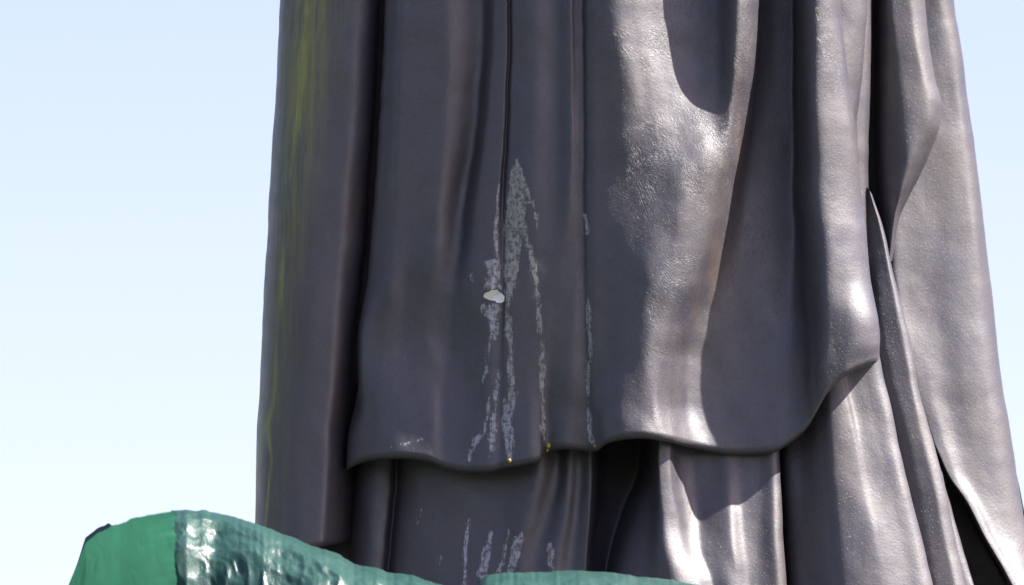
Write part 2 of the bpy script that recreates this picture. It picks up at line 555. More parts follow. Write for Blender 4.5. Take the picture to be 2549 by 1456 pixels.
# --- front overskirt
OVERSKIRT = [
    [(990, 0, -160), (970, 400, -160), (940, 750, -160), (925, 900, -150), (905, 1040, -150), (890, 1130, -150)],
    [(962, 0, -100), (944, 400, -100), (920, 700, -100), (902, 830, -95), (895, 930, -90), (882, 1010, -90), (866, 1080, -95), (862, 1150, -95)],
    [(957, 0, -70), (938, 400, -70), (912, 700, -70), (894, 830, -65), (890, 930, -60), (890, 1010, -62), (866, 1090, -72), (862, 1152, -72)],
    [(974, 0, -40), (958, 400, -42), (934, 700, -42), (908, 830, -38), (905, 930, -34), (908, 1020, -34), (900, 1090, -40), (898, 1134, -40)],
    [(1005, 0, -14), (995, 400, -16), (972, 700, -18), (952, 860, -36), (950, 980, -20), (945, 1125, -12)],
    [(1055, 0, -15), (1050, 300, -17), (1025, 600, -20), (1010, 850, -46), (1010, 990, -22), (1000, 1123, -4)],
    [(1110, 0, -14), (1105, 300, -16), (1080, 600, -16), (1055, 830, -46), (1075, 910, -46), (1070, 1010, -24), (1060, 1130, -4)],
    [(1200, 0, -70), (1185, 300, -72), (1155, 500, -66), (1130, 700, -54), (1120, 850, -62), (1118, 930, -54), (1105, 1040, -32), (1110, 1148, -16)],
    [(1235, 0, -30), (1222, 250, -26), (1195, 500, -24), (1175, 700, -24), (1165, 850, -44), (1165, 950, -44), (1150, 1050, -30), (1160, 1157, -16)],
    [(1262, 0, -22), (1255, 300, -20), (1240, 500, -18), (1225, 700, -18), (1222, 900, -24), (1215, 1157, -8)],
    [(1269, 0, -38), (1262, 300, -38), (1253, 500, -37), (1252, 700, -35), (1249, 900, -32), (1245, 1149, -16)],
    [(1276, 0, -26), (1270, 300, -26), (1262, 500, -24), (1260, 700, -22), (1258, 900, -22), (1258, 1147, -10)],
    [(1330, 0, -10), (1325, 400, -11), (1318, 700, -16), (1310, 900, -18), (1310, 1138, -8)],
    [(1388, 0, -30), (1388, 400, -29), (1370, 700, -18), (1350, 900, -24), (1342, 1060, -26), (1344, 1130, -22)],
    [(1420, 0, -15), (1420, 400, -16), (1395, 700, -20), (1372, 900, -30), (1362, 1040, -48), (1362, 1106, -52)],
    [(1432, 0, -27), (1434, 400, -26), (1434, 700, -27), (1418, 900, -24), (1410, 1040, -36), (1405, 1099, -36)],
    [(1451, 0, -38), (1452, 400, -38), (1456, 700, -38), (1460, 900, -44), (1462, 1040, -58), (1460, 1104, -64)],
    [(1458, 0, -28), (1460, 400, -30), (1464, 700, -30), (1470, 900, -36), (1474, 1040, -50), (1478, 1106, -54)],
    [(1490, -70, -2), (1488, 0, -4), (1500, 300, -16), (1505, 500, -16), (1510, 700, -14), (1508, 900, -20), (1505, 1020, -16), (1510, 1086, -10)],
    [(1525, -70, 12), (1528, 0, 8), (1570, 300, 2), (1570, 450, -4), (1575, 700, 10), (1560, 900, 6), (1550, 1020, 14), (1560, 1075, 22)],
    [(1575, -70, -10), (1580, 0, -10), (1612, 240, -10), (1630, 330, -3), (1634, 430, 2), (1630, 550, 11), (1622, 700, 22), (1612, 800, 18), (1605, 900, 14), (1590, 1020, 18), (1600, 1073, 28)],
    [(1625, -70, -46), (1630, 0, -45), (1662, 200, -35), (1688, 340, -14), (1690, 450, 8), (1680, 550, 13), (1668, 700, 14), (1650, 800, 8), (1636, 900, 2), (1625, 1000, 10), (1636, 1077, 18)],
    [(1735, -70, -98), (1735, 0, -84), (1742, 200, -60), (1748, 300, -36), (1742, 420, -6), (1735, 550, -8), (1716, 700, -16), (1690, 800, -34), (1672, 900, -44), (1662, 1000, -34), (1674, 1084, -14)],
    [(1782, -70, -90), (1782, 0, -70), (1780, 150, -60), (1784, 300, -46), (1774, 420, -22), (1768, 550, -36), (1742, 700, -50), (1714, 800, -72), (1696, 900, -88), (1692, 1000, -84), (1704, 1092, -62)],
    [(1838, -70, -14), (1836, 0, -14), (1828, 150, -22), (1816, 280, -44), (1802, 400, -44), (1794, 530, -74), (1762, 680, -84), (1733, 790, -104), (1716, 900, -118), (1716, 1000, -116), (1732, 1099, -98)],
    [(1872, -70, -48), (1870, 0, -48), (1860, 150, -56), (1840, 280, -74), (1822, 400, -74), (1805, 530, -94), (1778, 680, -112), (1760, 790, -128), (1752, 900, -138), (1758, 1000, -136), (1772, 1108, -122)],
    [(1889, -70, -100), (1888, 0, -100), (1878, 150, -104), (1860, 280, -112), (1838, 400, -118), (1820, 530, -126), (1805, 680, -140), (1800, 790, -146), (1800, 900, -148), (1810, 1000, -144), (1820, 1114, -132)],
    [(1890, -70, -180), (1890, 0, -180), (1885, 150, -180), (1875, 300, -180), (1860, 420, -176), (1850, 550, -170), (1845, 700, -164), (1850, 900, -154), (1860, 1114, -135)],
    [(1930, 0, -225), (1925, 300, -215), (1915, 550, -195), (1905, 700, -175), (1905, 900, -154), (1910, 1000, -146), (1918, 1109, -132)],
    [(1972, 0, -235), (1972, 300, -228), (1972, 550, -210), (1968, 700, -188), (1960, 900, -156), (1962, 1000, -144), (1970, 1081, -130)],
    [(1981, 0, -200), (1985, 300, -195), (1990, 550, -180), (1995, 700, -160), (1995, 850, -142), (2000, 960, -130), (2005, 1050, -122)],
    [(1988, 0, -128), (1994, 300, -128), (2000, 550, -122), (2010, 700, -118), (2020, 850, -108), (2022, 930, -104), (2030, 1012, -104)],
    [(2032, 0, -78), (2036, 300, -76), (2050, 550, -74), (2060, 700, -72), (2065, 850, -70), (2058, 910, -74), (2062, 958, -80)],
    [(2064, 0, -92), (2078, 300, -92), (2095, 550, -92), (2105, 700, -86), (2115, 800, -72), (2108, 870, -70), (2102, 920, -74)],
    [(2086, 0, -128), (2106, 200, -128), (2122, 350, -128), (2138, 550, -132), (2152, 700, -122), (2165, 800, -98), (2160, 860, -92), (2150, 896, -92)],
    [(2091, 0, -168), (2113, 200, -168), (2132, 350, -168), (2152, 550, -170), (2168, 700, -160), (2186, 800, -140), (2189, 850, -130), (2183, 882, -126)],
    [(2090, 0, -240), (2112, 200, -240), (2131, 350, -240), (2150, 550, -245), (2168, 700, -240), (2186, 800, -220), (2191, 840, -210), (2189, 870, -205)],
]
over = loft('overskirt', OVERSKIRT, statue, nu=560, nv=430, sig=4.5, seed=2, thick=1.0, chase=1.0, tilt=TILT)

# --- underskirt below the hem (front part)
UNDER = [
    [(905, 950, -330), (895, 1200, -330), (880, 1456, -330), (850, 1800, -330)],
    [(893, 950, -190), (888, 1150, -190), (872, 1380, -190), (862, 1500, -190), (850, 1800, -190)],
    [(905, 950, -152), (903, 1150, -152), (890, 1380, -150), (880, 1500, -150), (865, 1800, -150)],
    [(940, 950, -138), (940, 1150, -138), (928, 1380, -134), (915, 1500, -134), (900, 1800, -134)],
    [(972, 950, -150), (972, 1150, -150), (955, 1380, -148), (945, 1500, -148), (930, 1800, -150)],
    [(990, 950, -184), (989, 1150, -184), (970, 1380, -182), (960, 1500, -182), (945, 1800, -182)],
    [(1005, 950, -152), (1005, 1150, -152), (985, 1380, -150), (978, 1500, -150), (960, 1800, -150)],
    [(1060, 950, -140), (1055, 1150, -128), (1045, 1380, -124), (1040, 1500, -122), (1030, 1800, -122)],
    [(1150, 950, -140), (1150, 1150, -118), (1145, 1380, -114), (1140, 1500, -112), (1130, 1800, -112)],
    [(1250, 950, -140), (1255, 1150, -122), (1235, 1380, -112), (1230, 1500, -108), (1220, 1800, -108)],
    [(1345, 950, -120), (1340, 1150, -106), (1308, 1300, -104), (1290, 1400, -108), (1285, 1500, -108), (1280, 1800, -108)],
    [(1395, 950, -160), (1392, 1150, -152), (1368, 1280, -140), (1340, 1400, -126), (1330, 1500, -122), (1320, 1800, -122)],
    [(1420, 950, -145), (1418, 1150, -138), (1405, 1280, -126), (1380, 1400, -118), (1375, 1500, -116), (1360, 1800, -116)],
    [(1446, 950, -165), (1446, 1150, -158), (1438, 1280, -152), (1425, 1400, -146), (1415, 1500, -140), (1400, 1800, -140)],
    [(1470, 950, -150), (1470, 1150, -146), (1466, 1280, -140), (1455, 1400, -138), (1450, 1500, -138), (1440, 1800, -138)],
    [(1505, 950, -290), (1505, 1150, -290), (1490, 1280, -280), (1475, 1400, -250), (1470, 1500, -230), (1460, 1800, -200)],
    [(1590, 950, -350), (1590, 1150, -340), (1545, 1280, -320), (1508, 1410, -290), (1495, 1500, -260), (1480, 1800, -210)],
    [(1622, 950, -190), (1622, 1150, -186), (1575, 1280, -190), (1525, 1418, -190), (1510, 1500, -170), (1500, 1800, -160)],
    [(1632, 950, -130), (1632, 1150, -128), (1620, 1280, -118), (1600, 1400, -104), (1590, 1500, -95), (1580, 1800, -90)],
    [(1642, 950, -66), (1643, 1150, -62), (1652, 1280, -62), (1662, 1380, -44), (1680, 1450, -34), (1700, 1600, -25), (1720, 1800, -20)],
    [(1668, 950, -76), (1668, 1150, -72), (1682, 1280, -76), (1700, 1380, -62), (1730, 1450, -54), (1760, 1600, -44), (1780, 1800, -40)],
    [(1690, 950, -140), (1690, 1150, -138), (1712, 1280, -126), (1732, 1380, -98), (1760, 1450, -82), (1785, 1600, -80), (1800, 1800, -75)],
    [(1730, 950, -176), (1730, 1150, -170), (1740, 1280, -146), (1752, 1380, -108), (1775, 1450, -92), (1800, 1600, -88), (1815, 1800, -80)],
    [(1775, 950, -176), (1775, 1150, -168), (1782, 1280, -136), (1795, 1380, -108), (1808, 1450, -92), (1825, 1600, -84), (1840, 1800, -78)],
    [(1812, 950, -172), (1812, 1150, -162), (1815, 1280, -130), (1824, 1380, -108), (1832, 1450, -100), (1850, 1600, -88), (1860, 1800, -82)],
    [(1846, 950, -180), (1846, 1150, -174), (1850, 1280, -152), (1858, 1380, -134), (1866, 1450, -126), (1876, 1600, -112), (1885, 1800, -102)],
    [(1888, 950, -182), (1888, 1150, -176), (1890, 1280, -156), (1892, 1380, -140), (1896, 1450, -132), (1904, 1600, -116), (1910, 1800, -105)],
    [(1922, 950, -176), (1922, 1150, -168), (1926, 1280, -148), (1930, 1380, -134), (1932, 1450, -128), (1940, 1600, -116), (1948, 1800, -110)],
    [(1942, 950, -196), (1942, 1150, -190), (1949, 1280, -174), (1953, 1380, -162), (1956, 1450, -156), (1965, 1600, -146), (1975, 1800, -140)],
    [(1941, 950, -320), (1941, 1150, -320), (1947, 1280, -310), (1952, 1380, -300), (1955, 1450, -300), (1964, 1600, -290), (1974, 1800, -280)],
]
under = loft('underskirt', UNDER, statue, nu=420, nv=260, sig=4.0, ytop=1, seed=11, roll=False, tilt=TILT)

# --- side panel of the underskirt
SIDE = [
    [(1925, 800, -300), (1935, 1200, -300), (1945, 1456, -300), (1960, 1800, -300)],
    [(1955, 800, -235), (1958, 1200, -225), (1968, 1456, -215), (1980, 1800, -200)],
    [(1990, 800, -225), (1990, 1000, -220), (2000, 1200, -200), (2015, 1456, -180), (2030, 1800, -170)],
    [(2030, 800, -190), (2035, 1000, -180), (2045, 1150, -168), (2060, 1300, -155), (2075, 1456, -140), (2095, 1800, -120)],
    [(2060, 800, -170), (2068, 1000, -160), (2080, 1150, -150), (2095, 1300, -142), (2112, 1456, -128), (2140, 1800, -110)],
    [(2085, 800, -182), (2098, 950, -174), (2112, 1020, -170), (2128, 1100, -166), (2145, 1200, -160), (2170, 1330, -148), (2190, 1456, -138), (2230, 1800, -120)],
    [(2092, 800, -196), (2108, 950, -190), (2124, 1020, -186), (2142, 1100, -178), (2160, 1200, -170), (2188, 1330, -155), (2215, 1456, -146), (2260, 1800, -130)],
    [(2130, 800, -206), (2150, 950, -202), (2165, 1020, -198), (2184, 1100, -192), (2206, 1200, -186), (2236, 1330, -174), (2262, 1456, -166), (2310, 1800, -140)],
    [(2160, 800, -214), (2186, 950, -212), (2203, 1020, -208), (2220, 1100, -204), (2243, 1200, -198), (2276, 1330, -190), (2303, 1456, -180), (2360, 1800, -160)],
    [(2172, 800, -236), (2199, 930, -234), (2219, 1010, -230), (2237, 1100, -226), (2258, 1200, -222), (2292, 1335, -214), (2322, 1456, -206), (2380, 1800, -190)],
    [(2171, 800, -330), (2198, 930, -330), (2218, 1010, -330), (2236, 1100, -330), (2257, 1200, -330), (2291, 1335, -330), (2321, 1456, -330), (2378, 1800, -330)],
]
loft('skirt_side_panel', SIDE, statue, nu=220, nv=260, sig=3.5, ytop=1, seed=21, roll=False)

# --- long narrow fold beside it
NARROW = [
    [(2120, 440, -420), (2120, 728, -420), (2150, 1000, -420), (2200, 1456, -420), (2250, 1800, -420)],
    [(2135, 450, -360), (2140, 728, -345), (2175, 900, -330), (2215, 1100, -320), (2290, 1456, -300), (2350, 1800, -290)],
    [(2155, 462, -331), (2176, 600, -322), (2190, 728, -317), (2220, 900, -307), (2269, 1100, -298), (2341, 1456, -280), (2400, 1800, -260)],
    [(2166, 474, -318), (2190, 560, -318), (2206, 640, -316), (2222, 728, -314), (2250, 870, -308), (2290, 1080, -300), (2330, 1250, -290), (2376, 1456, -280), (2450, 1800, -270)],
    [(2173, 486, -335), (2200, 570, -335), (2217, 650, -335), (2236, 728, -335), (2268, 850, -332), (2288, 968, -330), (2322, 1098, -326), (2358, 1245, -320), (2402, 1440, -316), (2490, 1800, -300)],
    [(2172, 487, -440), (2199, 571, -440), (2216, 651, -440), (2235, 729, -440), (2267, 851, -440), (2287, 969, -440), (2321, 1099, -440), (2357, 1246, -440), (2401, 1441, -440), (2488, 1800, -440)],
]
loft('narrow_fold', NARROW, statue, nu=110, nv=240, sig=3.0, ytop=1, seed=31, roll=False)

# --- tail of cloth between the narrow fold and the slit
TAIL = [
    [(2330, 1150, -430), (2340, 1300, -430), (2360, 1456, -430), (2440, 1800, -430)],
    [(2345, 1170, -395), (2362, 1300, -390), (2388, 1420, -385), (2480, 1800, -380)],
    [(2352, 1200, -410), (2378, 1303, -408), (2402, 1385, -405), (2424, 1456, -400), (2530, 1800, -390)],
    [(2351, 1200, -520), (2377, 1303, -520), (2401, 1385, -520), (2423, 1456, -520), (2529, 1800, -520)],
]
loft('cloth_tail', TAIL, statue, nu=60, nv=120, sig=2.0, ytop=1, seed=33, roll=False)

# --- pale folds hanging behind the front edge of the overskirt
FOLD_C = [
    [(2040, 0, -260), (2060, 300, -260), (2080, 620, -260)],
    [(2080, 0, -165), (2095, 200, -168), (2112, 350, -180), (2125, 620, -190)],
    [(2120, 0, -180), (2122, 150, -184), (2125, 300, -200), (2130, 620, -215)],
    [(2150, 0, -205), (2146, 150, -210), (2138, 235, -216), (2130, 310, -225), (2131, 620, -240)],
    [(2158, 0, -225), (2151, 150, -228), (2143, 235, -235), (2134, 305, -245), (2132, 620, -260)],
    [(2157, 0, -290), (2150, 150, -290), (2142, 235, -290), (2133, 305, -290), (2131, 620, -290)],
]
loft('hanging_fold', FOLD_C, statue, nu=90, nv=160, sig=2.5, seed=41, roll=False, shift=-40)
FOLD_C2 = [
    [(2060, 0, -330), (2080, 300, -330), (2100, 640, -330)],
    [(2120, 0, -262), (2120, 300, -262), (2125, 460, -270), (2135, 640, -280)],
    [(2160, 0, -285), (2157, 200, -285), (2154, 350, -285), (2154, 460, -290), (2158, 640, -300)],
    [(2170, 0, -308), (2167, 100, -306), (2165, 250, -308), (2163, 400, -310), (2162, 470, -315), (2166, 640, -320)],
    [(2169, 0, -400), (2166, 100, -400), (2164, 250, -400), (2162, 400, -400), (2161, 470, -400), (2165, 640, -400)],
]
loft('hanging_fold', FOLD_C2, statue, nu=80, nv=160, sig=2.5, seed=43, roll=False, shift=-30)

# --- teardrop fold of the cloak
TEAR = [
    [(2120, 0, -470), (2130, 300, -470), (2150, 500, -470), (2170, 650, -470)],
    [(2172, 0, -455), (2172, 300, -450), (2178, 500, -440), (2205, 650, -420)],
    [(2190, 0, -400), (2192, 300, -395), (2200, 480, -392), (2211, 650, -400)],
    [(2222, 0, -362), (2240, 150, -358), (2256, 300, -350), (2262, 375, -350), (2245, 465, -356), (2228, 530, -370), (2214, 650, -395)],
    [(2262, 0, -364), (2280, 120, -362), (2298, 220, -360), (2308, 290, -360), (2295, 370, -366), (2268, 450, -378), (2240, 510, -390), (2225, 570, -396), (2216, 650, -402)],
    [(2292, 0, -390), (2304, 100, -390), (2320, 200, -388), (2332, 260, -386), (2330, 310, -386), (2314, 365, -392), (2284, 430, -400), (2252, 495, -408), (2233, 545, -410), (2219, 650, -412)],
    [(2303, 0, -420), (2313, 100, -420), (2328, 200, -416), (2342, 260, -412), (2340, 312, -412), (2323, 367, -414), (2293, 432, -418), (2259, 497, -424), (2239, 545, -428), (2221, 650, -430)],
    [(2302, 0, -500), (2312, 101, -500), (2327, 201, -500), (2340, 261, -500), (2338, 313, -500), (2321, 368, -500), (2291, 433, -500), (2257, 498, -500), (2237, 546, -500), (2220, 651, -500)],
]
loft('teardrop_fold', TEAR, statue, nu=150, nv=200, sig=3.0, seed=51, roll=False)

# --- cloak on the right
CLOAK_R = [
    [(2100, 0, -600), (2110, 600, -600), (2150, 1000, -680), (2280, 1456, -900), (2400, 1800, -900)],
    [(2180, 0, -560), (2180, 600, -540), (2225, 850, -530), (2306, 1080, -540), (2357, 1188, -680), (2391, 1240, -760), (2435, 1330, -840), (2504, 1456, -880), (2664, 1800, -880)],
    [(2240, 0, -500), (2230, 300, -480), (2225, 600, -440), (2235, 728, -430), (2270, 900, -425), (2318, 1080, -425), (2367, 1188, -425), (2403, 1240, -425), (2448, 1330, -425), (2518, 1456, -425), (2680, 1800, -420)],
    [(2300, 0, -510), (2305, 200, -500), (2290, 400, -480), (2262, 600, -455), (2265, 728, -445), (2300, 900, -436), (2335, 1060, -430), (2378, 1180, -430), (2416, 1240, -430), (2460, 1330, -430), (2530, 1456, -430), (2692, 1800, -425)],
    [(2320, 0, -512), (2336, 200, -508), (2340, 400, -495), (2325, 600, -480), (2330, 728, -472), (2350, 900, -462), (2372, 1060, -455), (2405, 1180, -452), (2438, 1250, -452), (2478, 1340, -450), (2545, 1456, -450), (2705, 1800, -445)],
    [(2338, 0, -516), (2356, 200, -516), (2378, 400, -508), (2380, 600, -496), (2388, 728, -488), (2405, 900, -478), (2425, 1060, -472), (2450, 1180, -472), (2472, 1260, -472), (2505, 1350, -472), (2565, 1456, -470), (2720, 1800, -465)],
    [(2356, 0, -530), (2376, 150, -530), (2395, 300, -530), (2412, 450, -526), (2428, 600, -520), (2442, 750, -516), (2456, 900, -508), (2478, 1060, -504), (2500, 1180, -505), (2520, 1280, -508), (2555, 1400, -510), (2600, 1500, -510), (2745, 1800, -505)],
    [(2370, 0, -560), (2392, 150, -560), (2408, 300, -560), (2426, 430, -558), (2446, 600, -556), (2462, 750, -554), (2480, 900, -550), (2504, 1060, -548), (2525, 1180, -550), (2545, 1290, -552), (2580, 1400, -555), (2625, 1500, -555), (2768, 1800, -550)],
    [(2376, 0, -600), (2398, 150, -600), (2415, 290, -600), (2433, 425, -600), (2455, 605, -600), (2471, 740, -600), (2489, 905, -600), (2514, 1070, -600), (2535, 1200, -600), (2551, 1300, -600), (2590, 1410, -600), (2635, 1510, -600), (2775, 1800, -600)],
    [(2374, 0, -700), (2396, 150, -700), (2413, 290, -700), (2431, 425, -700), (2453, 605, -700), (2469, 740, -700), (2487, 905, -700), (2512, 1070, -700), (2533, 1200, -700), (2549, 1300, -700), (2588, 1410, -700), (2633, 1510, -700), (2770, 1800, -700)],
]
CLOAK_R = [[(x, y, d if d > -430 else -430 + (d + 430) * 0.78) for x, y, d in ln] for ln in CLOAK_R]
loft('cloak', CLOAK_R, statue, nu=190, nv=300, sig=4.0, seed=61, roll=False)

# --- cloak on the left
CLOAK_L = [
    [(715, 0, -420), (690, 450, -420), (662, 1000, -420), (655, 1420, -420)],
    [(697, 0, -300), (690, 150, -300), (672, 450, -300), (655, 750, -300), (643, 1000, -300), (636, 1200, -300), (634, 1425, -300)],
    [(704, 0, -248), (696, 150, -246), (680, 450, -244), (662, 750, -242), (650, 1000, -240), (643, 1200, -240), (641, 1420, -240)],
    [(730, 0, -195), (718, 200, -188), (702, 450, -182), (684, 750, -180), (670, 1000, -180), (662, 1200, -180), (660, 1412, -180)],
    [(775, 0, -158), (760, 200, -150), (742, 450, -142), (725, 750, -140), (712, 1000, -142), (700, 1200, -142), (700, 1390, -140)],
    [(835, 0, -135), (825, 300, -126), (800, 600, -118), (782, 850, -112), (765, 1050, -116), (755, 1200, -116), (750, 1362, -112)],
    [(880, 0, -124), (868, 300, -120), (843, 600, -114), (825, 850, -112), (812, 1050, -112), (804, 1200, -114), (796, 1345, -108)],
    [(914, 0, -140), (900, 300, -140), (879, 600, -140), (858, 850, -146), (843, 1050, -150), (834, 1200, -152), (824, 1338, -142)],
    [(935, 0, -166), (920, 300, -166), (899, 600, -168), (877, 850, -188), (862, 1050, -194), (852, 1200, -200), (844, 1333, -186)],
    [(948, 0, -206), (932, 300, -206), (912, 600, -210), (890, 850, -236), (875, 1050, -246), (866, 1200, -256), (860, 1329, -250)],
    [(975, 0, -262), (960, 300, -262), (940, 600, -266), (930, 850, -276), (915, 1050, -300), (906, 1200, -320), (900, 1328, -320)],
]
loft('cloak', CLOAK_L, statue, nu=220, nv=300, sig=8.0, seed=71, thick=1.0, shift=-55)

# --- back of the robe, closing the figure behind
BACK = [
    [(720, 0, -400), (665, 1000, -400), (660, 1420, -400), (650, 1800, -400)],
    [(860, 0, -750), (800, 1000, -760), (790, 1420, -770), (780, 1800, -780)],
    [(1200, 0, -980), (1180, 1000, -1030), (1170, 1420, -1050), (1160, 1800, -1060)],
    [(1600, 0, -1040), (1620, 1000, -1100), (1630, 1420, -1130), (1650, 1800, -1150)],
    [(2000, 0, -1000), (2080, 1000, -1060), (2120, 1420, -1100), (2200, 1800, -1120)],
    [(2250, 0, -880), (2360, 1000, -900), (2440, 1420, -920), (2560, 1800, -940)],
    [(2372, 0, -690), (2500, 1000, -690), (2585, 1412, -690), (2765, 1800, -690)],
]
loft('robe_back', BACK, statue, nu=120, nv=120, sig=10, seed=81, roll=False)
# dark inner wall of the robe that shows under the left cloak's hem
INNER = [
    [(660, 1150, -420), (655, 1456, -420), (650, 1800, -420)],
    [(760, 1150, -360), (755, 1456, -360), (750, 1800, -360)],
    [(860, 1150, -340), (850, 1456, -340), (840, 1800, -340)],
    [(930, 1150, -345), (920, 1456, -345), (910, 1800, -345)],
]
loft('underskirt', INNER, statue, nu=40, nv=40, sig=3, ytop=1, seed=83, roll=False, shift=-90)

# --- upper body above the frame
def ring_loft(name, rings, mat, parent, n=48):
    P = []
    for (cx, py, cd, rx, rd) in rings:
        a = np.linspace(0, 2 * np.pi, n + 1)
        c = at(cx, py, cd)
        P.append(np.stack([c[0] + rx * SC * np.cos(a), c[1] - rd * SC * np.sin(a), np.full(n + 1, c[2])], -1))
    z = np.array(P)
    return grid_mesh(name, z, mat, parent)


ring_loft('torso', [(1500, -1380, -480, 560, 380), (1500, -1550, -490, 600, 400), (1500, -1800, -500, 500, 330), (1500, -2100, -500, 480, 300), (1500, -2450, -500, 560, 290),
                    (1500, -2620, -500, 520, 240), (1500, -2700, -500, 300, 190), (1500, -2760, -500, 130, 130), (1500, -2850, -490, 120, 125),
                    (1500, -2920, -470, 160, 180), (1500, -3050, -465, 190, 215), (1500, -3200, -470, 180, 205), (1500, -3300, -480, 110, 130), (1500, -3330, -480, 5, 5)], BRONZE, statue)


# --- yellow beads hanging on the hem
def bead(px, py, d, r):
    c = at(px, py, d)
    vs_, fs = [], []
    n, m = 10, 7
    for i in range(m + 1):
        th = math.pi * i / m
        for j in range(n):
            ph = 2 * math.pi * j / n
            k = 1.0 + 0.35 * max(0, -math.cos(math.pi - th))
            vs_.append((c[0] + r * SC * math.sin(th) * math.cos(ph), c[1] + r * SC * math.sin(th) * math.sin(ph), c[2] + r * SC * k * math.cos(th)))
    for i in range(m):
        for j in range(n):
            fs.append((i * n + j, (i + 1) * n + j, (i + 1) * n + (j + 1) % n, i * n + (j + 1) % n))
    o = mesh_obj('resin_bead', vs_, fs, YELLOW, over)
    return o


for px, py, d, r in ((1365, 1110, -69, 6), (1362, 1121, -79, 4), (1268, 1147, -47, 5), (1481, 1110, -52, 4)):
    bead(px, py, d, r)

# ------------------------------------------------------------------ white flake stuck on the robe
def flake():
    out = [(1203, 737), (1207, 730), (1217, 726), (1223, 722), (1231, 722), (1237, 721), (1243, 727), (1250, 731), (1256, 738), (1255, 749), (1250, 753), (1241, 754),
           (1236, 752), (1232, 748), (1226, 748), (1216, 746), (1207, 742)]
    cx, cy = 1231, 737
    n = len(out)
    vs_, fs = [], []
    rings = (1.0, 0.72, 0.4, 0.0)
    def dep(x, y, k):
        return -41 + 2.2 * k * k + 1.5 * abs((x - 1236) * 0.5 + (y - 735) * 0.9) ** 0.6 - 0.45 * (y - 737) + 0.08 * (x - 1231)
    for side in (0, 1):
        for s_ in rings[:-1]:
            for (x, y) in out:
                xx, yy = cx + (x - cx) * s_, cy + (y - cy) * s_
                vs_.append(at(xx, yy, dep(xx, yy, s_) - 1.6 * side))
        vs_.append(at(cx, cy, dep(cx, cy, 0) - 1.6 * side))
    m = 3 * n + 1
    for side in (0, 1):
        o = side * m
        for r_ in range(2):
            for j in range(n):
                k = (j + 1) % n
                fs.append((o + r_ * n + j, o + (r_ + 1) * n + j, o + (r_ + 1) * n + k, o + r_ * n + k))
        for j in range(n):
            fs.append((o + 2 * n + j, o + 3 * n, o + 2 * n + (j + 1) % n))
    for j in range(n):
        k = (j + 1) % n
        fs.append((j, k, m + k, m + j))
    o = mesh_obj('paint_flake', vs_, fs, WHITE, smooth=False)
    o['label'] = 'curled white flake stuck beside the seam of the dark robe'
    o['category'] = 'flake'
    return o


flake()

# ------------------------------------------------------------------ green tarpaulin in front
tarp = thing('tarpaulin', 'crumpled glossy green tarpaulin bundled in front of the statue feet', 'tarpaulin')


def ridged(u, v, seed):
    tot = 0
    rr = np.random.default_rng(seed)
    for f, a in ((1 / 170, 16), (1 / 95, 10), (1 / 48, 5), (1 / 25, 2.2)):
        th = rr.uniform(-0.5, 0.5)
        x = u * math.cos(th) + v * math.sin(th)
        y = -u * math.sin(th) + v * math.cos(th)
        w = 12 * vnoise(x * f * 0.9 + seed, y * f * 0.9)
        tot = tot + a * (0.45 - np.abs(vnoise((x + w) * f + seed * 3.1, y * f * 0.55 + seed * 1.7)) * 2)
    return tot


def sstep(t):
    t = np.clip(t, 0, 1)
    return t * t * (3 - 2 * t)


def tarp_sheet(name, sil, d0, prof, nu, nv, mat, amp, seed, crest=None):
    p = np.array(sil, float)
    xs = np.linspace(p[0, 0], p[-1, 0], nu)
    yb = np.interp(xs, p[:, 0], p[:, 1]) + 1.6 * vnoise(xs / 22 + seed, xs * 0 + 3) + 0.9 * vnoise(xs / 9 + seed, xs * 0 + 7)
    pr = np.array(prof, float)
    v = np.linspace(pr[0, 0], pr[-1, 0], nv)
    hq = pchip(pr[:, 0], pr[:, 1:], v)
    X = np.repeat(xs[None], nv, 0)
    Y = yb[None] + hq[:, :1]
    dd = np.interp(xs, [q[0] for q in d0], [q[1] for q in d0])
    flat = 1 - (0.34 * sstep((900 - xs) / 440) + 0.15 * np.clip((1500 - xs) / 600, 0, 1) if crest and crest[0][0] < 600 else 0 * xs)
    D = dd[None] + np.where(hq[:, 1:2] > 0, hq[:, 1:2] * flat[None], hq[:, 1:2])
    arc = np.concatenate([[0], np.cumsum(np.hypot(np.diff(hq[:, 0]), np.diff(hq[:, 1])))])
    n = ridged(X, np.repeat(arc[:, None], nu, 1), seed) * amp
    fade = np.clip(hq[:, 0] / 40, 0, 1)[:, None]
    D = D + n * (0.4 + 0.6 * fade)
    if crest:
        for cx, cw, ch in crest:
            D = D + ch * np.where(X < cx, sstep(1 - (cx - X) / (1.5 * cw)), np.clip(1 - (X - cx) / cw, 0, 1) ** 1.4) * (0.55 + 0.45 * np.clip(1 - hq[:, :1] / 220, 0, 1))
    Y = Y - n * 0.5 * fade
    edge = np.exp(-np.minimum(xs - xs[0], xs[-1] - xs) / 18.0)[None]
    X = X + edge * (5.0 * vnoise(np.repeat(arc[:, None], nu, 1) / 34 + seed, X / 300) + 2.0 * vnoise(np.repeat(arc[:, None], nu, 1) / 12, X / 200 + seed))
    return grid_mesh(name, at(X, Y, D), mat, tarp)


